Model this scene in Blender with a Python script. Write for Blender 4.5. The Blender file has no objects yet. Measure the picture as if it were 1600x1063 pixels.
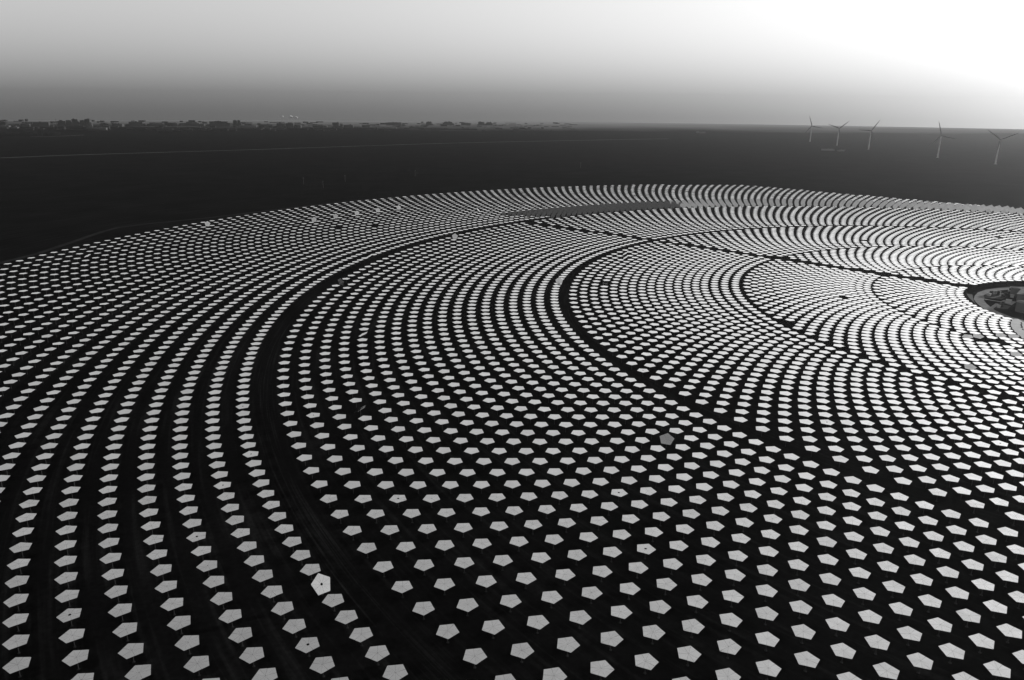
import bpy, math, random
import numpy as np
from mathutils import Matrix, Vector

R = math.radians
random.seed(7)
rng = np.random.default_rng(11)
sc = bpy.context.scene
COL = sc.collection

# ------------------------------------------------------------------ camera
CAM_Z = 189.0
PITCH, ROLL = 17.2341, 0.4865
FPX = 1191.46                                   # focal length for a 1600 px wide frame
cam_data = bpy.data.cameras.new('camera')
cam = bpy.data.objects.new('camera', cam_data)
COL.objects.link(cam)
cam_data.sensor_width = 36.0
cam_data.lens = FPX / 1600.0 * 36.0
cam_data.clip_start = 1.0
cam_data.clip_end = 200000.0
cam.matrix_world = (Matrix.Translation((0, 0, CAM_Z)) @ Matrix.Rotation(R(90 - PITCH), 4, 'X')
                    @ Matrix.Rotation(R(ROLL), 4, 'Z'))
sc.camera = cam

# ------------------------------------------------------------------ sky and sun
SUN_EL, SUN_AZ = 9.0, 58.0                     # azimuth clockwise from the viewing direction
world = bpy.data.worlds.new('World')
sc.world = world
world.use_nodes = True
wn = world.node_tree
bg = wn.nodes['Background']
sky = wn.nodes.new('ShaderNodeTexSky')
sky.sky_type = 'NISHITA'
sky.sun_disc = False
sky.sun_elevation = R(SUN_EL)
sky.sun_rotation = R(SUN_AZ)
sky.dust_density = 1.0
sky.air_density = 4.0
# the land falls away beyond the plain, so the sky's horizon lies 0.8 degrees below eye level
wtc = wn.nodes.new('ShaderNodeTexCoord')
wadd = wn.nodes.new('ShaderNodeVectorMath')
wadd.operation = 'ADD'
wadd.inputs[1].default_value = (0.0, 0.0, math.tan(R(0.8)))
wnorm = wn.nodes.new('ShaderNodeVectorMath')
wnorm.operation = 'NORMALIZE'
wn.links.new(wtc.outputs['Generated'], wadd.inputs[0])
wn.links.new(wadd.outputs[0], wnorm.inputs[0])
wn.links.new(wnorm.outputs[0], sky.inputs['Vector'])
# the photograph is black and white: the sky as seen through a red filter (1.3 R - 0.3 B)
bw = wn.nodes.new('ShaderNodeVectorMath')
bw.operation = 'DOT_PRODUCT'
bw.inputs[1].default_value = (1.3, 0.0, -0.3)
wn.links.new(sky.outputs[0], bw.inputs[0])
wn.links.new(bw.outputs['Value'], bg.inputs['Color'])
bg.inputs['Strength'].default_value = 0.15

sun_data = bpy.data.lights.new('sun', 'SUN')
sun_data.energy = 5.0
sun_data.angle = R(2.0)
sun_data.color = (1, 1, 1)
sun = bpy.data.objects.new('sun', sun_data)
COL.objects.link(sun)
sdir = Vector((math.sin(R(SUN_AZ)) * math.cos(R(SUN_EL)), math.cos(R(SUN_AZ)) * math.cos(R(SUN_EL)), math.sin(R(SUN_EL))))
sun.rotation_euler = sdir.to_track_quat('Z', 'Y').to_euler()
sun.location = (0, 0, 150)

sc.view_settings.view_transform = 'Standard'
sc.view_settings.look = 'None'
sc.view_settings.exposure = 0.10
sc.view_settings.gamma = 1.0
sc.view_settings.use_curve_mapping = False
sc.cycles.caustics_reflective = False
sc.cycles.caustics_refractive = False
sc.cycles.max_bounces = 5
sc.cycles.volume_bounces = 1
sc.cycles.use_denoising = True

# ------------------------------------------------------------------ helpers
def tag(o, label=None, cat=None, group=None, kind=None):
    for k, v in (('label', label), ('category', cat), ('group', group), ('kind', kind)):
        if v:
            o[k] = v
    return o

def grey(name, v, rough=0.8, metal=0.0, spec=0.3):
    m = bpy.data.materials.new(name)
    m.use_nodes = True
    b = m.node_tree.nodes['Principled BSDF']
    b.inputs['Base Color'].default_value = (v, v, v, 1)
    b.inputs['Roughness'].default_value = rough
    b.inputs['Metallic'].default_value = metal
    b.inputs['Specular IOR Level'].default_value = spec
    return m

def noisy(name, lo, hi, scale, rough=0.9, metal=0.0, spec=0.1, detail=4.0, bump=0.0):
    m = grey(name, hi, rough, metal, spec)
    nt = m.node_tree
    b = nt.nodes['Principled BSDF']
    tc = nt.nodes.new('ShaderNodeTexCoord')
    n = nt.nodes.new('ShaderNodeTexNoise')
    n.inputs['Scale'].default_value = scale
    n.inputs['Detail'].default_value = detail
    mr = nt.nodes.new('ShaderNodeMapRange')
    mr.inputs['From Min'].default_value = 0.3
    mr.inputs['From Max'].default_value = 0.7
    mr.inputs['To Min'].default_value = lo
    mr.inputs['To Max'].default_value = hi
    nt.links.new(tc.outputs['Object'], n.inputs['Vector'])
    nt.links.new(n.outputs[0], mr.inputs[0])
    nt.links.new(mr.outputs[0], b.inputs['Base Color'])
    if bump:
        bp = nt.nodes.new('ShaderNodeBump')
        bp.inputs['Strength'].default_value = bump
        nt.links.new(n.outputs[0], bp.inputs['Height'])
        nt.links.new(bp.outputs[0], b.inputs['Normal'])
    return m

class MB:
    """collects simple shapes and links them as one mesh object"""
    def __init__(self):
        self.v, self.f, self.m = [], [], []
    def add(self, vs, fs, mi=0):
        o = len(self.v)
        self.v += [tuple(x) for x in vs]
        self.f += [tuple(o + i for i in q) for q in fs]
        self.m += [mi] * len(fs)
    def box(self, x0, x1, y0, y1, z0, z1, mi=0, M=None):
        vs = [Vector(p) for p in ((x0,y0,z0),(x1,y0,z0),(x1,y1,z0),(x0,y1,z0),(x0,y0,z1),(x1,y0,z1),(x1,y1,z1),(x0,y1,z1))]
        if M is not None:
            vs = [M @ p for p in vs]
        self.add(vs, [(3,2,1,0),(4,5,6,7),(0,1,5,4),(1,2,6,5),(2,3,7,6),(3,0,4,7)], mi)
    def tube(self, a, b, ra, rb, n=8, mi=0):
        a, b = Vector(a), Vector(b)
        q = (b - a).to_track_quat('Z', 'Y').to_matrix()
        vs = []
        for c, r in ((a, ra), (b, rb)):
            for k in range(n):
                t = 2 * math.pi * k / n
                vs.append(c + q @ Vector((r * math.cos(t), r * math.sin(t), 0)))
        fs = [(k, (k + 1) % n, n + (k + 1) % n, n + k) for k in range(n)]
        fs += [tuple(range(n - 1, -1, -1)), tuple(range(n, 2 * n))]
        self.add(vs, fs, mi)
    def lathe(self, prof, n=16, cx=0, cy=0, mi=0):
        vs = []
        for r, z in prof:
            for k in range(n):
                t = 2 * math.pi * k / n
                vs.append((cx + r * math.cos(t), cy + r * math.sin(t), z))
        fs = []
        for i in range(len(prof) - 1):
            for k in range(n):
                fs.append((i*n+k, i*n+(k+1)%n, (i+1)*n+(k+1)%n, (i+1)*n+k))
        fs.append(tuple(range(n - 1, -1, -1)))
        fs.append(tuple((len(prof)-1)*n + k for k in range(n)))
        self.add(vs, fs, mi)
    def strip(self, pts, width, z, mi=0):
        """a flat strip of ground along a polyline"""
        P = [Vector((x, y)) for x, y in pts]
        L = []
        for i, p in enumerate(P):
            d = (P[min(i + 1, len(P) - 1)] - P[max(i - 1, 0)]).normalized()
            n = Vector((-d.y, d.x)) * width / 2
            L.append((p + n, p - n))
        vs = []
        for a, b in L:
            vs += [(a.x, a.y, z), (b.x, b.y, z)]
        self.add(vs, [(2*i, 2*i+1, 2*i+3, 2*i+2) for i in range(len(L) - 1)], mi)
    def mesh(self, name, mats):
        me = bpy.data.meshes.new(name)
        me.from_pydata(self.v, [], self.f)
        for m in (mats if isinstance(mats, (list, tuple)) else [mats]):
            me.materials.append(m)
        if any(self.m):
            me.polygons.foreach_set('material_index', self.m)
        me.update()
        return me
    def build(self, name, mats, parent=None, M=None):
        return link(name, self.mesh(name, mats), parent, M)

def link(name, data, parent=None, M=None):
    o = bpy.data.objects.new(name, data)
    COL.objects.link(o)
    if parent:
        o.parent = parent
    if M is not None:
        o.matrix_basis = M
    return o

def empty(name, loc, rz=0.0):
    o = bpy.data.objects.new(name, None)
    o.empty_display_size = 1.0
    COL.objects.link(o)
    o.location = loc
    o.rotation_euler = (0, 0, rz)
    return o

_cp, _sp = math.cos(R(PITCH)), math.sin(R(PITCH))
_cr, _sr = math.cos(R(ROLL)), math.sin(R(ROLL))
def project(x, y, z):
    """where a point shows in the photograph (1600 px wide); only used to choose and to name things"""
    dz = z - CAM_Z
    d = y * _cp - dz * _sp
    u = x / d
    v = (y * _sp + dz * _cp) / d
    u, v = _cr * u + _sr * v, -_sr * u + _cr * v
    return 800 + FPX * u, 531.5 - FPX * v, d

def ordinal(n):
    return '%d%s' % (n, 'th' if 10 < n % 100 < 14 else {1: 'st', 2: 'nd', 3: 'rd'}.get(n % 10, 'th'))

# ------------------------------------------------------------------ the layout of the field
TX, TY = 573.97, 709.34                         # centre of the rings
MZ = 5.0                                        # height of the mirrors

# ------------------------------------------------------------------ materials
def ground_material(name='dark_gravel', radial=0.35, base=0.0048, lo=0.9, hi=2.5):
    m = bpy.data.materials.new(name)
    m.use_nodes = True
    nt = m.node_tree
    b = nt.nodes['Principled BSDF']
    b.inputs['Roughness'].default_value = 1.0
    b.inputs['Specular IOR Level'].default_value = 0.0
    N = nt.nodes.new
    tc = N('ShaderNodeTexCoord')
    sub = N('ShaderNodeVectorMath'); sub.operation = 'SUBTRACT'
    sub.inputs[1].default_value = (TX, TY, 0)
    nt.links.new(tc.outputs['Object'], sub.inputs[0])
    sep = N('ShaderNodeSeparateXYZ'); nt.links.new(sub.outputs[0], sep.inputs[0])
    ln = N('ShaderNodeVectorMath'); ln.operation = 'LENGTH'; nt.links.new(sub.outputs[0], ln.inputs[0])
    at = N('ShaderNodeMath'); at.operation = 'ARCTAN2'
    nt.links.new(sep.outputs[1], at.inputs[0]); nt.links.new(sep.outputs[0], at.inputs[1])
    cmb = N('ShaderNodeCombineXYZ')
    mr1 = N('ShaderNodeMath'); mr1.operation = 'MULTIPLY'; mr1.inputs[1].default_value = radial
    nt.links.new(ln.outputs['Value'], mr1.inputs[0])
    mt1 = N('ShaderNodeMath'); mt1.operation = 'MULTIPLY'; mt1.inputs[1].default_value = 9.0
    nt.links.new(at.outputs[0], mt1.inputs[0])
    nt.links.new(mr1.outputs[0], cmb.inputs[0]); nt.links.new(mt1.outputs[0], cmb.inputs[1])
    tracks = N('ShaderNodeTexNoise'); tracks.inputs['Scale'].default_value = 1.0; tracks.inputs['Detail'].default_value = 5.0
    nt.links.new(cmb.outputs[0], tracks.inputs['Vector'])
    patch = N('ShaderNodeTexNoise'); patch.inputs['Scale'].default_value = 0.012; patch.inputs['Detail'].default_value = 6.0
    nt.links.new(tc.outputs['Object'], patch.inputs['Vector'])
    fine = N('ShaderNodeTexNoise'); fine.inputs['Scale'].default_value = 0.45; fine.inputs['Detail'].default_value = 5.0
    nt.links.new(tc.outputs['Object'], fine.inputs['Vector'])
    def rng_node(src, a, b_, lo, hi):
        q = N('ShaderNodeMapRange')
        q.inputs['From Min'].default_value = a; q.inputs['From Max'].default_value = b_
        q.inputs['To Min'].default_value = lo; q.inputs['To Max'].default_value = hi
        nt.links.new(src, q.inputs[0])
        return q.outputs[0]
    def mul(a, c):
        q = N('ShaderNodeMath'); q.operation = 'MULTIPLY'
        nt.links.new(a, q.inputs[0]); nt.links.new(c, q.inputs[1])
        return q.outputs[0]
    t = rng_node(tracks.outputs[0], 0.5, 0.72, lo, hi)
    p = rng_node(patch.outputs[0], 0.3, 0.7, 0.7, 1.4)
    f = rng_node(fine.outputs[0], 0.3, 0.7, 0.7, 1.4)
    allm = mul(mul(t, p), f)
    sc_ = N('ShaderNodeMath'); sc_.operation = 'MULTIPLY'; sc_.inputs[1].default_value = base
    nt.links.new(allm, sc_.inputs[0])
    # an assumed pale desert belt; its fade also puts distant haze into the colour
    sepo = N('ShaderNodeSeparateXYZ'); nt.links.new(tc.outputs['Object'], sepo.inputs[0])
    wob = N('ShaderNodeTexNoise'); wob.inputs['Scale'].default_value = 0.0012; wob.inputs['Detail'].default_value = 5.0
    nt.links.new(tc.outputs['Object'], wob.inputs['Vector'])
    wm = N('ShaderNodeMath'); wm.operation = 'MULTIPLY_ADD'; wm.inputs[1].default_value = 1500.0
    nt.links.new(wob.outputs[0], wm.inputs[0]); nt.links.new(sepo.outputs[1], wm.inputs[2])
    far = rng_node(wm.outputs[0], 6500, 9000, 0.0, 1.0)
    mixn = N('ShaderNodeMix')
    nt.links.new(far, mixn.inputs[0]); nt.links.new(sc_.outputs[0], mixn.inputs[2]); mixn.inputs[3].default_value = 0.27
    nt.links.new(mixn.outputs[0], b.inputs['Base Color'])
    return m

M_GROUND = ground_material()
M_ROAD = ground_material('compacted_dirt_road', 0.9, 0.0052, 0.8, 3.2)
M_MIRROR = grey('mirror_glass', 0.88, 0.02, 1.0, 0.5)
def soil_mirror(m):
    """thin uneven dust on the glass"""
    nt = m.node_tree
    b = nt.nodes['Principled BSDF']
    ge = nt.nodes.new('ShaderNodeNewGeometry')
    n = nt.nodes.new('ShaderNodeTexNoise')
    n.inputs['Scale'].default_value = 0.16
    n.inputs['Detail'].default_value = 5.0
    mr = nt.nodes.new('ShaderNodeMapRange')
    mr.inputs['From Min'].default_value = 0.3
    mr.inputs['From Max'].default_value = 0.7
    mr.inputs['To Min'].default_value = 0.83
    mr.inputs['To Max'].default_value = 0.93
    nt.links.new(ge.outputs['Position'], n.inputs['Vector'])
    nt.links.new(n.outputs[0], mr.inputs[0])
    nt.links.new(mr.outputs[0], b.inputs['Base Color'])
soil_mirror(M_MIRROR)
M_STEEL = noisy('galvanised_steel', 0.02, 0.035, 0.6, 0.7, 0.0)
M_BACK = noisy('mirror_back_steel', 0.22, 0.34, 0.8, 0.6, 0.3)
M_CONCRETE = noisy('concrete', 0.012, 0.02, 0.5)
M_BLACK = grey('black_rubber', 0.006, 0.9, spec=0.05)
M_WHITE = noisy('white_paint', 0.55, 0.7, 0.05, 0.5)

# ------------------------------------------------------------------ ground
g = MB()
rings = [0.0, 150, 300, 500, 750, 1000, 1300, 1800, 2600, 4000, 5500] + [6200 + 250 * i for i in range(20)]
NS = 160
def land_z(x, y):
    """the plain is level for 7.6 km; beyond that the land falls gently away"""
    s = max(0.0, math.hypot(x, y) - 7600.0)
    return -min(100.0, s * s / 2.0e5)
vs = [(TX, TY, 0.0)]
for r in rings[1:]:
    for k in range(NS):
        t = 2 * math.pi * k / NS
        x, y = TX + r * math.cos(t), TY + r * math.sin(t)
        vs.append((x, y, land_z(x, y)))
fs = [(0, 1 + k, 1 + (k + 1) % NS) for k in range(NS)]
for i in range(len(rings) - 2):
    a, b_ = 1 + i * NS, 1 + (i + 1) * NS
    fs += [(a + k, b_ + k, b_ + (k + 1) % NS, a + (k + 1) % NS) for k in range(NS)]
g.add(vs, fs)
tag(g.build('ground', M_GROUND), 'dark gravel desert plain under the mirror field', kind='structure')

# dirt roads: four rings, one spoke, the track outside the field, the far highway
def arc(r, a0=60, a1=300, step=1.5):
    n = int((a1 - a0) / step) + 1
    return [(TX + r * math.cos(R(a0 + i * step)), TY + r * math.sin(R(a0 + i * step))) for i in range(n)]
def road(name, pts, width, z, mat, label):
    mb = MB()
    mb.strip(pts, width, z)
    return tag(mb.build(name, mat), label, kind='structure')
road('ring_road', arc(775.6), 11.0, 0.05, M_ROAD, 'curved dirt service road between the two outer mirror zones')
road('ring_road', arc(523.5), 8.0, 0.05, M_ROAD, 'curved dirt service road between the middle mirror zones')
road('ring_road', arc(209.0), 4.0, 0.05, M_ROAD, 'small ring track near the central yard')
road('spoke_road', [(TX - 84, TY + 96), (TX - 212, TY + 216), (TX - 359, TY + 352), (TX - 515, TY + 497), (TX - 640, TY + 610)], 6.0, 0.09, M_ROAD,
     'straight dark road running inward to the central yard')
road('outer_track', [(-640, 800), (-632, 858), (-619, 906), (-610, 968), (-613, 1053), (-617, 1142), (-613, 1183), (-586, 1221), (-512, 1297), (-443, 1390), (-330, 1530), (-150, 1690), (100, 1830)],
     9.0, 0.05, noisy('pale_dirt_track', 0.014, 0.026, 0.05, 1.0, spec=0.0), 'faint pale dirt track skirting the outside of the mirror field')
road('highway', [(-2600, 1750), (-1728, 2627), (-1572, 2800), (-1360, 2970), (-1055, 3211), (-699, 3537), (-322, 3862), (-9, 4065), (564, 4409), (900, 4590)],
     14.0, 0.3, noisy('pale_asphalt', 0.06, 0.12, 0.01, 0.9), 'thin pale highway crossing the dark plain')

# ------------------------------------------------------------------ heliostat positions
def spread(a, b_, n):
    return [a + (b_ - a) * i / n for i in range(1, n)]
Z0 = [126.7, 134.6, 142.5, 149.5] + spread(149.5, 191.1, 6) + [191.1, 197.3, 204.2]
Z1 = [213.6, 221.5, 229.1] + spread(229.1, 298.3, 10) + [298.3, 305.1, 312.6, 320.0, 327.2, 334.7]
Z2 = [346.9, 358.0, 368.6, 378.9] + spread(378.9, 444.0, 7) + [444.0, 453.9, 463.3, 473.1, 483.1, 493.3, 503.8, 514.3]
Z3 = [532.9, 547.2, 560.1] + spread(560.1, 664.8, 8) + [664.8, 678.1, 691.7, 705.3, 719.5, 733.6, 748.2, 762.7]
Z4 = [788.5, 806.2, 823.8, 840.5, 857.7, 874.2, 891.2, 908.0, 925.1, 942.4]
for i in range(13):
    Z4.append(Z4[-1] + 17.45 + 0.1 * i)
ZONES = [  # radii, angular step, phase of row 0, drift per row
    (Z0, 4.27, 154.0, 0.0),
    (Z1, 2.965, 192.78 + 17 * 0.024 + 1.4825, -0.024),
    (Z2, 1.8557, 208.84 - 17 * 0.005 + 0.928, 0.005),
    (Z3, 1.2538, 219.79 + 17 * 0.004 + 0.627, -0.004),
    (Z4, 0.8914, 219.037, 0.0),
]
SPOKE_A, SPOKE_B = Vector((-84, 96)), Vector((-560, 540))
SPOKE_D = (SPOKE_B - SPOKE_A).normalized()
def near_spoke(x, y):
    p = Vector((x, y)) - SPOKE_A
    s = p.dot(SPOKE_D)
    return -20 < s < 640 and abs(p.x * SPOKE_D.y - p.y * SPOKE_D.x) < (8.0 if s < 300 else 7.0)

helio = []      # dicts: zone, row, theta, x, y, u, v, depth
for zi, (radii, step, phase, drift) in enumerate(ZONES):
    for ri, r in enumerate(radii):
        ph = phase + ri * drift + (step / 2 if ri % 2 else 0.0)
        n = int(360 / step)
        k0 = math.ceil((20 - ph) / step)
        for k in range(k0, k0 + n):
            th = ph + k * step
            x, y = r * math.cos(R(th)), r * math.sin(R(th))
            if y > 1160 or x + y > 1152 or near_spoke(x, y):
                continue
            wx, wy = TX + x, TY + y
            if wy * _cp + (CAM_Z - MZ) * _sp < 30:
                continue
            u, v, d = project(wx, wy, MZ)
            if -420 < u < 2050 and v < 1420:
                helio.append(dict(z=zi, r=ri, th=th, x=wx, y=wy, u=u, v=v, d=d, rad=r))

def nearest(u, v, maxd=14):
    best, bd = None, 1e9
    for h in helio:
        q = math.hypot(h['u'] - u, h['v'] - v)
        if q < bd:
            best, bd = h, q
    return best if bd < maxd else None

CAM = Vector((0, 0, CAM_Z))
def view_dir(h):
    return (Vector((h['x'], h['y'], MZ)) - CAM).normalized()
def facing(h, el, turn=0.0):
    """mirror normal turned towards the camera, at elevation el"""
    d = view_dir(h)
    a = math.atan2(-d.y, -d.x) + R(turn)
    return Vector((math.cos(a) * math.cos(R(el)), math.sin(a) * math.cos(R(el)), math.sin(R(el))))
def slant(h, dx, dy, open_=0.2):
    """mirror seen almost edge-on; (dx, dy) is the run of the edge in the picture, y up"""
    d = view_dir(h)
    right = Vector((1, 0, 0)); up = right.cross(d).normalized()
    right = d.cross(up)
    line = (right * dx + up * dy).normalized()
    n = line.cross(d).normalized()
    if n.z < 0:
        n = -n
    return (n - d * open_).normalized()

ODD = [  # picture position, kind, argument, label
    (503.8, 912.8, 'face', (36, 30), 'bright heliostat tipped up to face the viewer, bordering the curved road, black hub'),
    (1038, 687, 'face', (61, 0), 'dark grey heliostat tipped up alone among the white mirrors'),
    (874, 438, 'face', (20, 20), 'upright pale heliostat at the bend of the second ring road'),
    (710, 370, 'face', (21, 0), 'grey upright heliostat beside the far curve of the outer ring road'),
    (325, 350, 'face', (16, 0), 'lone upright round-looking heliostat on the far left rim of the field'),
    (492.5, 341.5, 'face', (19, 0), 'first upright heliostat in the diagonal line of five at the far rim'),
    (526.5, 337, 'face', (20, 0), 'second upright heliostat in the diagonal line of five at the far rim'),
    (560, 331.5, 'face', (17, 0), 'third upright heliostat in the diagonal line of five at the far rim'),
    (593, 327.5, 'face', (17, 0), 'fourth upright heliostat in the diagonal line of five at the far rim'),
    (626, 323.5, 'face', (16, 0), 'fifth upright heliostat in the diagonal line of five at the far rim'),
    (1504.6, 528.4, 'face', (77, -20), 'left of two adjacent grey upturned heliostats below the yard'),
    (1523.2, 529.1, 'face', (76, 5), 'right of two adjacent grey upturned heliostats below the yard'),
    (1563.4, 528.0, 'face', (76, 8), 'single grey upturned heliostat closest to the yard, beside a gap'),
    (1583.1, 557.9, 'face', (77, 10), 'grey upturned heliostat near the right edge, below the yard'),
    (1518.2, 567.7, 'face', (74, 10), 'lowest of the grey upturned heliostats below the yard'),
    (567, 522, 'slant', (13, 7), 'bright heliostat tilted nearly edge-on amid flat columns, upper left of centre'),
    (561, 638, 'slant', (15, 9), 'grey heliostat tilted on edge, right of the curved road'),
    (575.9, 400.8, 'slant', (14, 8), 'edge-on heliostat at the far bend of the outer ring road'),
    (976, 394.5, 'slant', (10, 6), 'upper of two thin edge-on heliostats inside the second ring'),
    (976, 402, 'slant', (10, 6), 'lower of two thin edge-on heliostats inside the second ring'),
    (745.8, 328.8, 'slant', (5, -6), 'thin bright edge-on heliostat left of the grey upright band'),
    (133, 396.4, 'slant', (9, 5), 'edge-on heliostat in the second row from the far left rim'),
    (533, 442, 'back', (0, 0), 'overturned heliostat showing its grey lattice back beside the road'),
    (945, 442, 'bare', (0, 0), 'bare steel stand without mirror among white heliostats'),
]
for u, v in ((1229, 504), (1316.6, 462.5), (1561, 535.5), (1534.7, 530), (528.3, 355), (584.6, 353.2), (1344, 375.5), (1558, 371)):
    h = nearest(u, v)                           # places where a heliostat is missing
    if h:
        h['gone'] = True
odd_found = []
for u, v, kind, arg, label in ODD:
    h = nearest(u, v)
    if h and 'odd' not in h and 'gone' not in h:
        h['odd'] = kind
        h['label'] = label
        h['n'] = facing(h, *arg) if kind == 'face' else slant(h, *arg) if kind == 'slant' else None
        odd_found.append(h)
    else:
        print('NO HELIOSTAT FOR', label)
HUBS = [(100, 957), (305, 838), (478, 1006), (964, 772), (118, 1058), (346, 757), (392, 709), (380, 634), (487, 648),
        (1420, 673), (1556, 694), (1291, 660), (1005, 859), (620, 779), (1006, 578)]
for u, v in HUBS:
    h = nearest(u, v)
    if h:
        h['hub'] = True

# the grey band of upright mirrors in the first rows of the outermost zone, right of the spoke road
for h in helio:
    if h['z'] == 4 and 'odd' not in h:
        th = h['th'] % 360
        lo = 0
        if h['r'] <= 4 and 30 < th < 133.6 - 1.1 * max(0, 3 - h['r']):
            toT = Vector((TX - h['x'], TY - h['y'], 0)).normalized()
            toC = Vector((-h['x'], -h['y'], 0)).normalized()
            a = (toT * 0.5 + toC * 0.5).normalized()
            e = R(25 + random.gauss(0, 1.0))
            h['n'] = Vector((a.x * math.cos(e), a.y * math.cos(e), math.sin(e)))
            if th > 108 + random.gauss(0, 0.8):  # at this end of the band the backs are turned to the viewer
                a = (toT * 0.75 + toC * 0.25).normalized()
                e = R(-8)
                h['n'] = -Vector((a.x * math.cos(e), a.y * math.cos(e), math.sin(e)))
helio = [h for h in helio if 'gone' not in h]
for h in helio:                                  # a few beside the yard are tipped slightly and catch a duller sky
    if h['z'] == 0 and h['u'] > 1576 and 498 < h['v'] < 530 and not h.get('n') and h['u'] - 1574 > (h['v'] - 505) * 0.35:
        h['n'] = facing(h, 76, random.uniform(-10, 10))
for h in helio:
    if not h.get('n'):
        s = 0.45 if h['z'] < 4 else 0.8
        h['n'] = Vector((random.gauss(0, R(s)), random.gauss(0, R(s)), 1)).normalized()

RC = 4.52                                        # circumradius of the pentagon
def orient(h):
    """matrix of the mirror plane about the head of the pedestal"""
    n = h['n']
    yaw = math.atan2(TY - h['y'], TX - h['x']) + R(24)
    if h.get('odd') == 'face':                   # tipped up: the corner that points up the slope is known
        yaw = math.atan2(-n.y, -n.x) + R(-18 if h['u'] > 1450 else -5)
    tilt = Vector((0, 0, 1)).rotation_difference(n).to_matrix().to_4x4()
    return Matrix.Translation((0, 0, MZ)) @ tilt @ Matrix.Rotation(yaw, 4, 'Z')

# ---- the meshes a single heliostat is made of
def facet_mesh(side):
    """one of ten triangular facets: from the hub to a corner and to the middle of an edge"""
    gap = 0.022
    c = Vector((0, 0)); a = Vector((RC, 0)); m = Vector((RC * math.cos(R(36)) * math.cos(R(36)), RC * math.cos(R(36)) * math.sin(R(36)) * side))
    tri = [c, a, m] if side > 0 else [c, m, a]
    cen = (c + a + m) / 3
    ins = [p + (cen - p).normalized() * gap * 2.2 for p in tri]
    mb = MB()
    top = [(p.x, p.y, 0.03) for p in ins]; bot = [(p.x, p.y, 0.0) for p in ins]
    mb.add(top + bot, [(0, 1, 2), (5, 4, 3), (0, 3, 4, 1), (1, 4, 5, 2), (2, 5, 3, 0)])
    return mb.mesh('mirror_facet', M_MIRROR)
ME_FACET = [facet_mesh(1), facet_mesh(-1)]
def frame_mesh():
    mb = MB()
    for k in range(5):
        Mr = Matrix.Rotation(R(72 * k), 4, 'Z')
        mb.box(0.25, 4.1, -0.06, 0.06, -0.30, -0.02, M=Mr)
        a = Mr @ Vector((2.4, 0, -0.14)); b_ = Matrix.Rotation(R(72 * (k + 1)), 4, 'Z') @ Vector((2.4, 0, -0.14))
        mb.tube(a, b_, 0.05, 0.05, 5)
    mb.lathe([(0.30, -0.55), (0.38, -0.35), (0.38, -0.02)], 8)
    return mb.mesh('support_frame', M_STEEL)
ME_FRAME = frame_mesh()
mb = MB(); mb.lathe([(0.24, 0.12), (0.16, 0.3), (0.14, 3.9), (0.24, 4.0), (0.24, MZ - 0.5), (0.18, MZ - 0.32)], 10)
ME_POST = mb.mesh('pedestal', M_STEEL)
mb = MB(); mb.lathe([(0.55, -0.3), (0.55, 0.12), (0.5, 0.17), (0.24, 0.17)], 12)
ME_FOOT = mb.mesh('foot', M_CONCRETE)
mb = MB(); mb.lathe([(0.52, 0.031), (0.52, 0.07), (0.4, 0.10)], 14)
ME_HUB = mb.mesh('hub_cap', M_BLACK)

def heliostat(h, label, group):
    root = empty('heliostat', (h['x'], h['y'], 0))
    tag(root, label, 'heliostat', group)
    M = orient(h)
    for k in range(5):
        for s in (0, 1):                         # every facet is canted a little differently
            cant = Matrix.Rotation(R(random.gauss(0, 0.35)), 4, 'X') @ Matrix.Rotation(R(random.gauss(0, 0.35)), 4, 'Y')
            link('mirror_facet', ME_FACET[s], root, M @ Matrix.Rotation(R(72 * k), 4, 'Z') @ cant)
    link('support_frame', ME_FRAME, root, M)
    link('pedestal', ME_POST, root)
    link('foot', ME_FOOT, root)
    if h.get('hub'):
        link('hub_cap', ME_HUB, root, M)
    return root

def tipped_back(h):
    root = empty('heliostat', (h['x'], h['y'], 0))
    tag(root, h['label'], 'heliostat', 'heliostats out of position')
    d = view_dir(h)
    n = -facing(h, 30, 50)                       # glass turned away, back towards the viewer
    h['n'] = n
    q = Vector((0, 0, 1)).rotation_difference(n).to_matrix().to_4x4()
    M = Matrix.Translation((0, 0, MZ)) @ q
    for k in range(5):
        for s in (0, 1):
            link('mirror_facet', ME_FACET[s], root, M @ Matrix.Rotation(R(72 * k), 4, 'Z'))
    mb = MB()
    for k in range(5):
        Mr = Matrix.Rotation(R(72 * k), 4, 'Z')
        mb.box(0.3, 4.2, -0.25, 0.25, -0.45, -0.05, M=Mr)
        for rr in (1.5, 2.8, 3.9):
            mb.tube(Mr @ Vector((rr, 0, -0.3)), Matrix.Rotation(R(72 * (k + 1)), 4, 'Z') @ Vector((rr, 0, -0.3)), 0.16, 0.16, 5)
    mb.build('back_lattice', noisy('dull_lattice', 0.05, 0.11, 1.2), root, M)
    mb = MB()
    mb.add([(RC * math.cos(R(72 * k)), RC * math.sin(R(72 * k)), -0.02) for k in range(5)], [(4, 3, 2, 1, 0)])
    mb.build('back_sheet', noisy('dull_back_sheet', 0.03, 0.07, 0.8), root, M)
    link('pedestal', ME_POST, root)
    link('foot', ME_FOOT, root)

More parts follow.
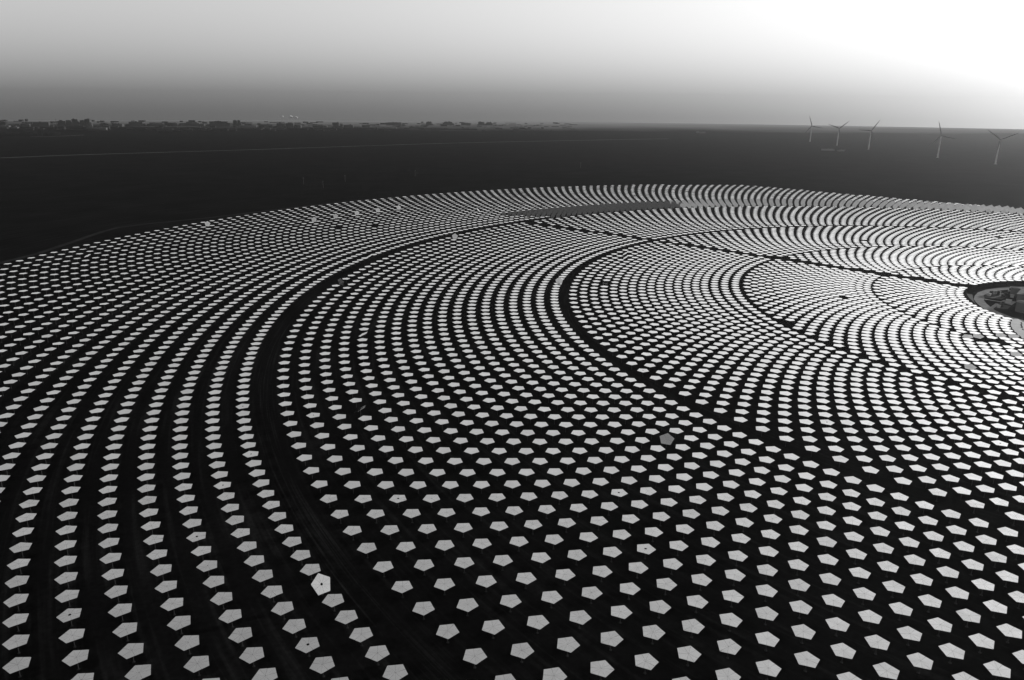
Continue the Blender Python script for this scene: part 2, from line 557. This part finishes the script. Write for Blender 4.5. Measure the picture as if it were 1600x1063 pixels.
def bare_stand(h):
    root = empty('heliostat_stand', (h['x'], h['y'], 0))
    tag(root, h['label'], 'stand', None)
    yaw = Matrix.Rotation(0.15, 4, 'Z')
    mb = MB()
    mb.box(-2.4, 2.4, -0.3, 0.3, 4.5, 5.1, M=yaw)
    mb.box(-2.3, -1.8, -0.25, 0.25, 0.8, 6.0, M=yaw)
    mb.box(1.8, 2.3, -0.25, 0.25, 0.8, 6.0, M=yaw)
    mb.tube((-1.6, 0, 1.0), (1.6, 0, 4.4), 0.12, 0.12, 6)
    mb.build('arm_frame', M_BACK, root)
    link('pedestal', ME_POST, root)
    link('foot', ME_FOOT, root)

# ---- the nearest ones stand as things of their own, each named by its row and its place in the row
def in_frame(h):
    return -8 < h['u'] < 1608 and h['v'] < 1072
inside = [h for h in helio if in_frame(h)]
rowsd = {}
for h in inside:
    rowsd.setdefault((h['z'], h['r']), []).append(h)
for lst in rowsd.values():
    lst.sort(key=lambda q: -q['th'])
    edge = 'bottom' if 1063 - lst[0]['v'] < 1600 - lst[0]['u'] else 'right'
    for i, h in enumerate(lst):
        h['pos'], h['edge'] = i + 1, edge
near = sorted((h for h in inside if 'odd' not in h), key=lambda q: q['d'])[:276]
for h in near:
    if h['z'] == 4:
        rowtxt = '%s row left of curved road' % ordinal(h['r'] + 1)
    elif h['z'] == 3:
        rowtxt = '%s row right of curved road' % ordinal(18 - h['r'])
    else:
        rowtxt = '%s row inside the second ring road' % ordinal(18 - h['r'])
    lab = '%s mirror heliostat, %s from %s edge in %s' % ('black-hubbed pentagonal' if h.get('hub') else 'pentagonal', ordinal(h['pos']), h['edge'], rowtxt)
    heliostat(h, lab, 'flat heliostats in the near rows')
    h['done'] = True
for h in odd_found:
    if h['odd'] == 'back':
        tipped_back(h)
    elif h['odd'] == 'bare':
        bare_stand(h)
    else:
        if h['label'].endswith('black hub'):
            h['hub'] = True
        heliostat(h, h['label'], 'heliostats out of position')
    h['done'] = True

# ---- all the farther heliostats: one mass of mirrors on posts
V, F, MI = [], [], []
pent = [(RC * math.cos(R(72 * k)), RC * math.sin(R(72 * k))) for k in range(5)]
for h in helio:
    if h.get('done'):
        continue
    M = Matrix.Translation((h['x'], h['y'], 0)) @ orient(h)
    o = len(V)
    for zz in (0.03, -0.12):
        for px, py in pent:
            V.append(tuple(M @ Vector((px, py, zz))))
    F.append((o, o+1, o+2, o+3, o+4)); MI.append(0)
    F.append((o+9, o+8, o+7, o+6, o+5)); MI.append(3)
    for k in range(5):
        F.append((o+k, o+5+k, o+5+(k+1) % 5, o+(k+1) % 5)); MI.append(1)
    o = len(V)
    for zz in (0.0, MZ - 0.1):
        for px, py in ((-.13, -.13), (.13, -.13), (.13, .13), (-.13, .13)):
            V.append((h['x'] + px, h['y'] + py, zz))
    for k in range(4):
        F.append((o+k, o+(k+1) % 4, o+4+(k+1) % 4, o+4+k)); MI.append(1)
    if h.get('hub'):
        o = len(V)
        for k in range(10):
            V.append(tuple(M @ Vector((0.42 * math.cos(R(36*k)), 0.42 * math.sin(R(36*k)), 0.08))))
        F.append(tuple(range(o, o + 10))); MI.append(2)
me = bpy.data.meshes.new('heliostat_field')
me.from_pydata(V, [], F)
for m in (M_MIRROR, M_STEEL, M_BLACK, M_BACK):
    me.materials.append(m)
me.polygons.foreach_set('material_index', MI)
me.update()
tag(link('heliostat_field', me), 'thousands of farther pentagonal mirrors in rings around the central yard', 'heliostats', kind='stuff')
print('HELIOSTATS', len(helio), 'in frame', len(inside), 'nearest depth', near[-1]['d'])

# ------------------------------------------------------------------ the central yard
yard = MB()
yard.add([(TX, TY, 0.02)] + [(TX + 118 * math.cos(2*math.pi*k/72), TY + 118 * math.sin(2*math.pi*k/72), 0.02) for k in range(72)],
         [(0, 1 + k, 1 + (k + 1) % 72) for k in range(72)])
tag(yard.build('yard_ground', noisy('yard_gravel', 0.006, 0.018, 0.12, 1.0, spec=0.0)), 'dark gravel yard at the centre of the rings', kind='structure')
M_ASPH = noisy('pale_concrete_road', 0.15, 0.22, 0.15, 0.9, spec=0.05)
M_SLAB = noisy('concrete_slab', 0.18, 0.28, 0.2, 0.9, spec=0.05)
road('yard_road', [(600, 824), (575, 821), (559, 819), (546, 817), (530, 811), (516, 804), (501, 792), (489, 777), (480, 763), (474, 748), (470, 734), (467, 722), (466, 711), (468, 695), (474, 676)],
     9.0, 0.10, M_ASPH, 'pale curved road round the central yard')
road('yard_path', [(484, 769), (497, 755)], 3.0, 0.14, M_SLAB, 'narrow path from the yard road to the concrete slab')
road('yard_path', [(470, 726), (490, 747)], 4.0, 0.14, M_SLAB, 'diagonal path joining the yard road to the lower slab')
def sheet(name, pts, z, mat, label):
    mb = MB(); mb.add([(x, y, z) for x, y in pts], [tuple(range(len(pts)))])
    return tag(mb.build(name, mat), label, kind='structure')
sheet('yard_pavement', [(500, 741), (514, 755), (505, 762), (496, 754)], 0.18, M_SLAB, 'concrete slab carrying the small hut')
sheet('yard_pavement', [(475, 727), (486, 725), (497, 737), (490, 746)], 0.18, noisy('worn_slab', 0.04, 0.07, 0.2), 'worn lower slab beside the diagonal path')
sheet('yard_pavement', [(491, 773), (504, 764), (520, 780), (523, 793), (511, 797), (497, 783)], 0.18, noisy('yard_fill', 0.03, 0.06, 0.2), 'equipment ground inside the bend of the yard road')
sheet('yard_pavement', [(533, 801), (546, 800), (563, 822), (551, 825)], 0.14, M_SLAB, 'pale parking apron at the back of the yard')
sheet('yard_pavement', [(466, 744), (473, 760), (486, 785), (482, 789), (474, 770)], 0.14, noisy('pale_sand', 0.05, 0.08, 0.1), 'crescent of pale sand outside the yard road')
sheet('yard_pavement', [(478, 686), (500, 672), (520, 690), (494, 708)], 0.14, noisy('grey_apron', 0.04, 0.07, 0.1), 'grey apron at the lower edge of the yard')

def block(name, x, y, w, d, h, rz, mat, label, cat, roofmat=None, units=1, group=None):
    root = empty(name, (x, y, 0), rz)
    tag(root, label, cat, group)
    mb = MB(); mb.box(-w/2, w/2, -d/2, d/2, -0.5, h); mb.build('wall', mat, root)
    rm = MB(); o = min(0.4, h * 0.05) + 0.15
    rm.box(-w/2-o, w/2+o, -d/2-o, d/2+o, h + 0.004, h + max(0.35, h * 0.04))
    roof = rm.build('roof', roofmat or mat, root)
    for k in range(units):
        ux = random.uniform(-0.3, 0.3) * w; uy = random.uniform(-0.2, 0.2) * d
        um = MB(); s = min(w, d) * random.uniform(0.10, 0.18); zt = h + max(0.35, h * 0.04) + 0.003
        um.box(ux - s, ux + s, uy - s * 0.8, uy + s * 0.8, zt, zt + s * 1.1)
        um.build('rooftop_unit', mat, roof)
    return root
M_B1 = noisy('yard_cladding', 0.09, 0.13, 0.05, 0.8)
M_B2 = noisy('dark_equipment', 0.02, 0.05, 0.3, 0.7)
M_B3 = noisy('pale_cladding', 0.30, 0.42, 0.1, 0.6)
big = block('power_building', 534, 760, 26, 34, 8, R(-40), M_B1, 'large grey power building at the right edge of the yard', 'building', units=2)
for k in range(6):
    mb = MB(); mb.box(-13.12, -13.0, -15 + 5.2 * k, -12.2 + 5.2 * k, 1.5, 4.5); mb.build('window', M_B2, big)
block('equipment_hut', 503, 751, 4.5, 3.2, 3.0, R(-40), M_B3, 'small pale-roofed hut on the concrete slab', 'hut', units=1)
small = [(501, 781, 3.5, 2.5, 2.4, 'pale cabinet nearest the bend of the yard road', M_B3), (507, 787, 3, 3, 3.2, 'dark transformer behind the pale cabinet', M_B2),
         (512, 783, 2.6, 2.6, 4.2, 'tall dark switchgear box in the middle of the equipment ground', M_B2), (516, 789, 3.4, 2.4, 2.6, 'pale equipment box at the back of the equipment ground', M_B3),
         (517, 779, 2.4, 3.4, 3.4, 'dark equipment box beside the big power building corner', M_B2), (521, 774, 3, 2, 2.6, 'pale cabinet against the power building', M_B3),
         (511, 774, 2.2, 2.2, 2.8, 'dark pump box at the inner edge of the equipment ground', M_B2), (481, 731, 2.6, 2.2, 2.4, 'pale cabinet on the worn lower slab', M_B3),
         (486, 735, 3.2, 2.4, 2.8, 'dark generator box on the worn lower slab', M_B2), (491, 741, 2.2, 2.2, 3.2, 'dark upright box at the end of the worn slab', M_B2),
         (541, 806, 5, 2.2, 1.9, 'dark vehicle-sized box on the parking apron', M_B2)]
for x, y, w, d, hh, lab, mt in small:
    block('equipment_box', x, y, w, d, hh, R(-40 + random.uniform(-6, 6)), mt, lab, 'equipment', units=1, group='equipment in the yard')
def tank(x, y, r, h, label):
    root = empty('storage_tank', (x, y, 0)); tag(root, label, 'tank')
    mb = MB(); mb.lathe([(r, -0.3), (r, h)], 24); mb.build('shell', M_B1, root)
    mb = MB(); mb.lathe([(r * 1.02, h + 0.004), (r * 1.02, h + 0.25), (r * 0.5, h + r * 0.16), (0.2, h + r * 0.2)], 24); mb.build('roof', M_B1, root)
    mb = MB(); mb.tube((r * 0.9, -r * 0.55, 0), (r * 0.9, -r * 0.55, h + 1), 0.12, 0.12, 5); mb.build('ladder', M_B2, root)
tank(497, 716, 8, 9, 'squat dark storage tank at the lower right of the yard')
tank(530, 783, 5, 8, 'small storage tank behind the equipment ground')

# ------------------------------------------------------------------ wind turbines
M_TURB = noisy('turbine_paint', 0.34, 0.42, 0.02, 0.5)
M_BLADE = noisy('blade_backlit_tone', 0.07, 0.10, 0.02, 0.6)  # backlit shade of blades, hub and nacelle put into their colour
def blade_mesh(L=58.0):
    mb = MB(); secs = [(0.8, 1.0, 1.0), (3, 1.2, 1.1), (9, 2.5, 0.7), (20, 2.1, 0.5), (40, 1.4, 0.3), (L - 3, 0.5, 0.08), (L, 0.12, 0.03)]
    vs, fs, n = [], [], 8
    for z, c, t in secs:
        for k in range(n):
            a = 2 * math.pi * k / n
            vs.append((c * math.cos(a) + c * 0.25, t * math.sin(a), z))
    for i in range(len(secs) - 1):
        for k in range(n):
            fs.append((i*n+k, i*n+(k+1) % n, (i+1)*n+(k+1) % n, (i+1)*n+k))
    fs.append(tuple(range((len(secs)-1)*n, len(secs)*n)))
    mb.add(vs, fs)
    return mb.mesh('blade', M_BLADE)
ME_BLADE = blade_mesh()
mb = MB(); mb.lathe([(5.0, -0.5), (5.0, 0.3), (2.3, 0.35), (2.2, 20), (1.9, 50), (1.5, 81.5)], 16); ME_TOWER = mb.mesh('tower', M_TURB)
mb = MB()
for a, b_, s in ((-2.2, 5.5, 1.0), (5.5, 8.0, 0.8)):
    mb.box(-1.9 * s, 1.9 * s, a + 0.001, b_, 81.5 if s == 1 else 82.0, 85.3 if s == 1 else 84.9)
ME_NAC = mb.mesh('nacelle', M_BLADE)
mb = MB(); mb.tube((0, -2.3, 83.3), (0, -4.6, 83.3), 1.7, 1.3, 12); mb.tube((0, -4.6, 83.3), (0, -5.6, 83.3), 1.3, 0.4, 12); ME_SPIN = mb.mesh('hub', M_BLADE)
T = [(1646, 4377, 110, 'farthest and smallest wind turbine, first in the receding row'), (1630, 3968, 40, 'second wind turbine in the row, behind the pale roadside sheds'),
     (1640, 3632, 57, 'middle wind turbine in the row of five'), (1660, 3068, 108, 'fourth wind turbine in the row, one blade pointing straight up'),
     (1689, 2740, 24, 'nearest and tallest wind turbine at the end of the row')]
for x, y, ang, lab in T:
    yaw = math.atan2(-x, y) * 0.55
    root = empty('wind_turbine', (x, y, 0), yaw)
    tag(root, lab, 'wind turbine', 'wind turbines on the plain')
    link('tower', ME_TOWER, root); link('nacelle', ME_NAC, root); hub = link('hub', ME_SPIN, root)
    for k in range(3):
        # picture angle counted from the right, counter-clockwise, seen from the front (-y)
        a = R(90 - (ang + 120 * k))
        link('blade', ME_BLADE, hub, Matrix.Translation((0, -3.8, 83.3)) @ Matrix.Rotation(a, 4, 'Y'))
M_PAD = noisy('pale_roof_sheet', 0.10, 0.15, 0.02, 0.7)
block('roadside_shed', 1400, 3498, 56, 14, 6, R(8), M_PAD, 'long pale shed in front of the second wind turbine', 'shed', units=1)
block('roadside_shed', 1441, 3456, 30, 12, 5, R(8), M_PAD, 'short pale shed right of the long roadside shed', 'shed', units=1)
block('roadside_shed', 1325, 5600, 60, 20, 7, R(5), M_PAD, 'faint pale shed on the hazy plain left of the turbines', 'shed', units=1)

# ------------------------------------------------------------------ power poles on the plain
M_POLE = noisy('weathered_pole', 0.10, 0.14, 0.3)
mb = MB(); mb.tube((0, 0, -0.4), (0, 0, 16), 0.24, 0.16, 7); ME_P = mb.mesh('mast', M_POLE)
mb = MB(); mb.box(-2.2, 2.2, -0.12, 0.12, 14.6, 14.9); mb.box(-1.6, 1.6, -0.12, 0.12, 13.0, 13.25); ME_X = mb.mesh('crossarm', M_POLE)
PL = [(-503, 1857, 'power pole standing farthest to the left on the dark plain'), (-438, 1782, 'power pole nearest the far rim of the mirror field'), (-418, 1927, 'power pole just right of the nearest pole'),
      (-264, 2090, 'power pole alone in the middle of the dark plain'), (209, 2430, 'farthest power pole, right of the others on the plain')]
for x, y, lab in PL:
    root = empty('power_pole', (x, y, 0), R(20)); tag(root, lab, 'pole', 'power poles on the plain')
    link('mast', ME_P, root); link('crossarm', ME_X, root)

# ------------------------------------------------------------------ the town on the horizon
TOWN = [
    (-3588, 5573, 63, 14, 0.08, 'long pale shed at the far left end of the skyline'),
    (-3372, 5343, 39, 13, 0.08, 'small pale shed just right of the far-left long shed'),
    (-3546, 5741, 56, 24, 0.06, 'low dark block between the pale sheds and the wide skyline block'),
    (-3364, 5637, 100, 42, 0.05, 'wide dark block left of the leaning mast on the skyline'),
    (-3319, 5808, 42, 48, 0.05, 'dark tower block immediately right of the leaning mast'),
    (-3275, 5821, 28, 53, 0.06, 'first slim tower of the crenellated skyline row'),
    (-3234, 5833, 38, 63, 0.06, 'second and taller tower of the crenellated skyline row'),
    (-3185, 5847, 28, 54, 0.06, 'third slim tower of the crenellated skyline row'),
    (-3148, 5858, 38, 64, 0.06, 'last tower of the crenellated skyline row'),
    (-2763, 5237, 119, 17, 0.08, 'pale flat warehouse below the crenellated tower row'),
    (-2958, 5914, 77, 25, 0.06, 'low dark block right of the pale flat warehouse'),
    (-2907, 6100, 109, 36, 0.05, 'dark stepped block where the middle skyline begins'),
    (-2776, 6139, 129, 20, 0.06, 'flat dark hall right of the stepped block'),
    (-2662, 6174, 90, 26, 0.05, 'dark hall in the middle of the long low skyline'),
    (-2528, 6214, 121, 26, 0.06, 'flat grey hall before the raised skyline block'),
    (-2280, 6113, 129, 46, 0.05, 'raised wide block left of the twin towers'),
    (-2163, 6147, 25, 56, 0.06, 'left one of the twin towers on the skyline'),
    (-2136, 6155, 20, 56, 0.05, 'right one of the twin towers on the skyline'),
    (-1973, 5874, 124, 20, 0.09, 'pale low shed at the foot of the twin towers'),
    (-1901, 6055, 98, 25, 0.06, 'low grey block left of the steaming plant'),
    (-1748, 5937, 53, 40, 0.05, 'left boiler house under the steam puffs'),
    (-1682, 5955, 58, 40, 0.05, 'right boiler house under the steam puffs'),
    (-1628, 5970, 48, 25, 0.06, 'small annex right of the steaming boiler houses'),
    (-1511, 6166, 110, 15, 0.06, 'low hall between the steaming plant and the lone block'),
    (-1355, 6046, 44, 45, 0.05, 'lone dark block right of the steaming plant'),
    (-1267, 6071, 69, 25, 0.06, 'low block beside the lone dark block'),
    (-1170, 6264, 61, 21, 0.06, 'small dark block left of the long pale greenhouse'),
    (-960, 5997, 146, 10, 0.08, 'long pale greenhouse roof on the middle horizon'),
    (-1026, 6865, 111, 29, 0.07, 'hazy block behind the long pale greenhouse'),
    (-768, 6209, 111, 13, 0.08, 'second pale greenhouse right of the longest one'),
    (-741, 6953, 45, 35, 0.07, 'hazy slim block above the second greenhouse'),
    (-582, 7003, 68, 35, 0.07, 'hazy block near the right end of the skyline'),
    (-427, 7051, 80, 23, 0.07, 'low hazy block before the last skyline pair'),
    (-292, 7093, 52, 35, 0.07, 'left block of the last hazy pair on the skyline'),
    (-223, 7114, 46, 30, 0.07, 'right block of the last hazy pair on the skyline'),
]
mats = {}
for x, y, w, h, s, lab in TOWN:
    mt = mats.setdefault(s, noisy('town_wall_%d' % round(s * 100), s * 0.7, s * 1.2, 0.03, 0.9))
    h *= 0.8
    root = block('town_building', x, y, w, min(w, 40) * 0.8, h, R(random.uniform(-8, 25)), mt, lab, 'building', units=2, group='buildings on the horizon')
    if h > 20:                                   # lower wings make the outline stepped
        for k in (-1, 1):
            wm = MB(); ww = w * random.uniform(0.15, 0.3); hh = h * random.uniform(0.35, 0.75)
            x0 = k * (w / 2 + 0.01); wm.box(min(x0, x0 + k * ww), max(x0, x0 + k * ww), -8, 8, -0.5, hh)
            wm.build('wing', mt, root)
    nf = max(1, int(h / 9))
    for k in range(nf):
        fm = MB(); z0 = 2.5 + k * (h - 4) / nf
        fm.box(-w * 0.44, w * 0.44, -min(w, 40) * 0.4 - 0.12, -min(w, 40) * 0.4 - 0.003, z0, z0 + 1.8)
        fm.build('window_band', M_B2, root)
M_STEAM = noisy('steam', 0.5, 0.6, 0.05, 1.0, spec=0.0)
def puff(x, y, z, s, label):
    import bmesh
    bm = bmesh.new()
    r0 = random.Random(int(x))
    for k in range(7):
        c = Vector((r0.uniform(-1, 1) * s, r0.uniform(-1, 1) * s * 0.6, r0.uniform(-0.5, 0.6) * s))
        bmesh.ops.create_icosphere(bm, subdivisions=2, radius=s * r0.uniform(0.45, 0.8), matrix=Matrix.Translation(c))
    for v in bm.verts:
        v.co += Vector((r0.gauss(0, 1), r0.gauss(0, 1), r0.gauss(0, 1))) * s * 0.06
    me = bpy.data.meshes.new('steam_puff'); bm.to_mesh(me); bm.free(); me.materials.append(M_STEAM)
    o = link('steam_puff', me); o.location = (x, y, z)
    tag(o, label, 'steam', 'steam puffs over the plant')
puff(-1740, 5960, 80, 7, 'left steam puff above the boiler houses')
puff(-1680, 5975, 80, 9, 'middle steam puff above the boiler houses')
puff(-1642, 5985, 77, 9, 'right steam puff above the boiler houses')
mast = empty('lattice_mast', (-2988, 5179, 0)); tag(mast, 'slim dark mast leaning in front of the wide skyline block', 'mast')
mb = MB()
for sx, sy in ((-2, -2), (2, -2), (0, 2)):
    mb.tube((sx, sy, -0.5), (sx * 0.3 - 6, sy * 0.3, 68), 0.8, 0.5, 5)
mb.build('leg_frame', M_B2, mast)
mb = MB()
for k in range(8):
    z = 4 + 8 * k; q = 1 - 0.7 * z / 68; dx = -6 * z / 68
    mb.tube((-2*q + dx, -2*q, z), (2*q + dx, -2*q, z + 4), 0.3, 0.3, 4)
mb.build('bracing', M_B2, mast)

def tree_belt(x, y, w, h, label):
    """a far belt of trees that reads as one dark mass: many leaf-clump faces on short trunks"""
    n = int(w * 1.6)
    vs, fs = [], []
    r0 = random.Random(int(x * 7 + y))
    for k in range(n):
        cx = x + r0.uniform(-0.5, 0.5) * w; cy = y + r0.gauss(0, 14); th = h * r0.uniform(0.5, 1.1)
        for j in range(14):
            a = Vector((cx + r0.gauss(0, 2.2), cy + r0.gauss(0, 2.2), th * r0.uniform(0.15, 1.0)))
            d1 = Vector((r0.gauss(0, 1), r0.gauss(0, 1), r0.gauss(0, 1))).normalized() * 2.2
            d2 = Vector((r0.gauss(0, 1), r0.gauss(0, 1), r0.gauss(0, 1))).normalized() * 2.2
            o = len(vs); vs += [tuple(a + d1), tuple(a + d2), tuple(a - d1), tuple(a - d2)]; fs.append((o, o+1, o+2, o+3))
        o = len(vs); vs += [(cx - .25, cy, 0), (cx + .25, cy, 0), (cx + .1, cy, th * .6), (cx - .1, cy, th * .6)]; fs.append((o, o+1, o+2, o+3))
    me = bpy.data.meshes.new('tree_belt'); me.from_pydata(vs, [], fs); me.materials.append(M_LEAF); me.update()
    tag(link('tree_belt', me), label, 'trees', kind='stuff')
M_LEAF = noisy('dark_foliage', 0.012, 0.03, 0.2, 0.9, spec=0.0)
for (x, y, w, h), lab in zip([(-2712, 4297, 196, 17), (-2537, 4333, 84, 17), (-2728, 5000, 203, 10), (-2017, 5175, 159, 10), (-2433, 5195, 211, 12), (-2176, 5018, 163, 10), (-1500, 5563, 180, 11), (-485, 5825, 424, 9)],
        ['dark tree belt at the far left below the pale sheds', 'small dark clump of trees below the leaning mast', 'thin tree line below the crenellated tower row', 'thin tree line below the raised skyline block',
         'tree belt below the stepped block', 'tree line in front of the middle halls', 'tree line below the steaming plant', 'long hazy tree line at the right end of the skyline']):
    tree_belt(x, y, w, h, lab)
road('farm_track', [(-2560, 4170), (-2487, 4190), (-2440, 4300), (-2420, 4440)], 14, 0.3, M_PAD, 'short pale farm track below the dark tree clump')

# the mass of low roofs and trees behind and between them, too far to tell apart
tv, tf = [], []
r0 = random.Random(5)
for k in range(300):
    t = r0.random()
    az = R(-34.5 + 39 * t ** 0.9)
    dist = r0.uniform(5000, 7300) * (1.0 + 0.12 * t)
    x, y = math.tan(az) * dist, dist
    w_, d_ = r0.uniform(14, 70), r0.uniform(12, 30)
    hh = r0.uniform(3, 11) * (1.6 if r0.random() < 0.2 else 1.0) * (1.15 - 0.75 * t)
    o = len(tv)
    tv += [(x-w_/2, y-d_/2, -1), (x+w_/2, y-d_/2, -1), (x+w_/2, y+d_/2, -1), (x-w_/2, y+d_/2, -1),
           (x-w_/2, y-d_/2, hh), (x+w_/2, y-d_/2, hh), (x+w_/2, y+d_/2, hh), (x-w_/2, y+d_/2, hh), (x-w_/2, y, hh*1.2), (x+w_/2, y, hh*1.2)]
    tf += [(o, o+1, o+5, o+4), (o+1, o+2, o+6, o+9, o+5), (o+2, o+3, o+7, o+6), (o+3, o, o+4, o+8, o+7), (o+4, o+5, o+9, o+8), (o+6, o+7, o+8, o+9)]
me = bpy.data.meshes.new('distant_town'); me.from_pydata(tv, [], tf)
me.materials.append(noisy('distant_town', 0.015, 0.035, 0.006, 0.9, spec=0.0)); me.update()
tag(link('distant_town', me), 'low dark mass of far roofs along the left horizon', 'town', kind='stuff')

# ------------------------------------------------------------------ haze
hz = MB(); hz.box(-12600, 12600, -12600, 12600, -101.0, 340.0)
mh = bpy.data.materials.new('haze'); mh.use_nodes = True
nt = mh.node_tree
for n in list(nt.nodes):
    if n.type != 'OUTPUT_MATERIAL':
        nt.nodes.remove(n)
pv = nt.nodes.new('ShaderNodeVolumePrincipled')
pv.inputs['Color'].default_value = (0.35, 0.35, 0.35, 1)
pv.inputs['Density'].default_value = 4.0e-5
pv.inputs['Anisotropy'].default_value = 0.74
nt.links.new(pv.outputs[0], nt.nodes['Material Output'].inputs['Volume'])
tag(hz.build('haze', mh), 'thin dusty haze over the plain', kind='stuff')
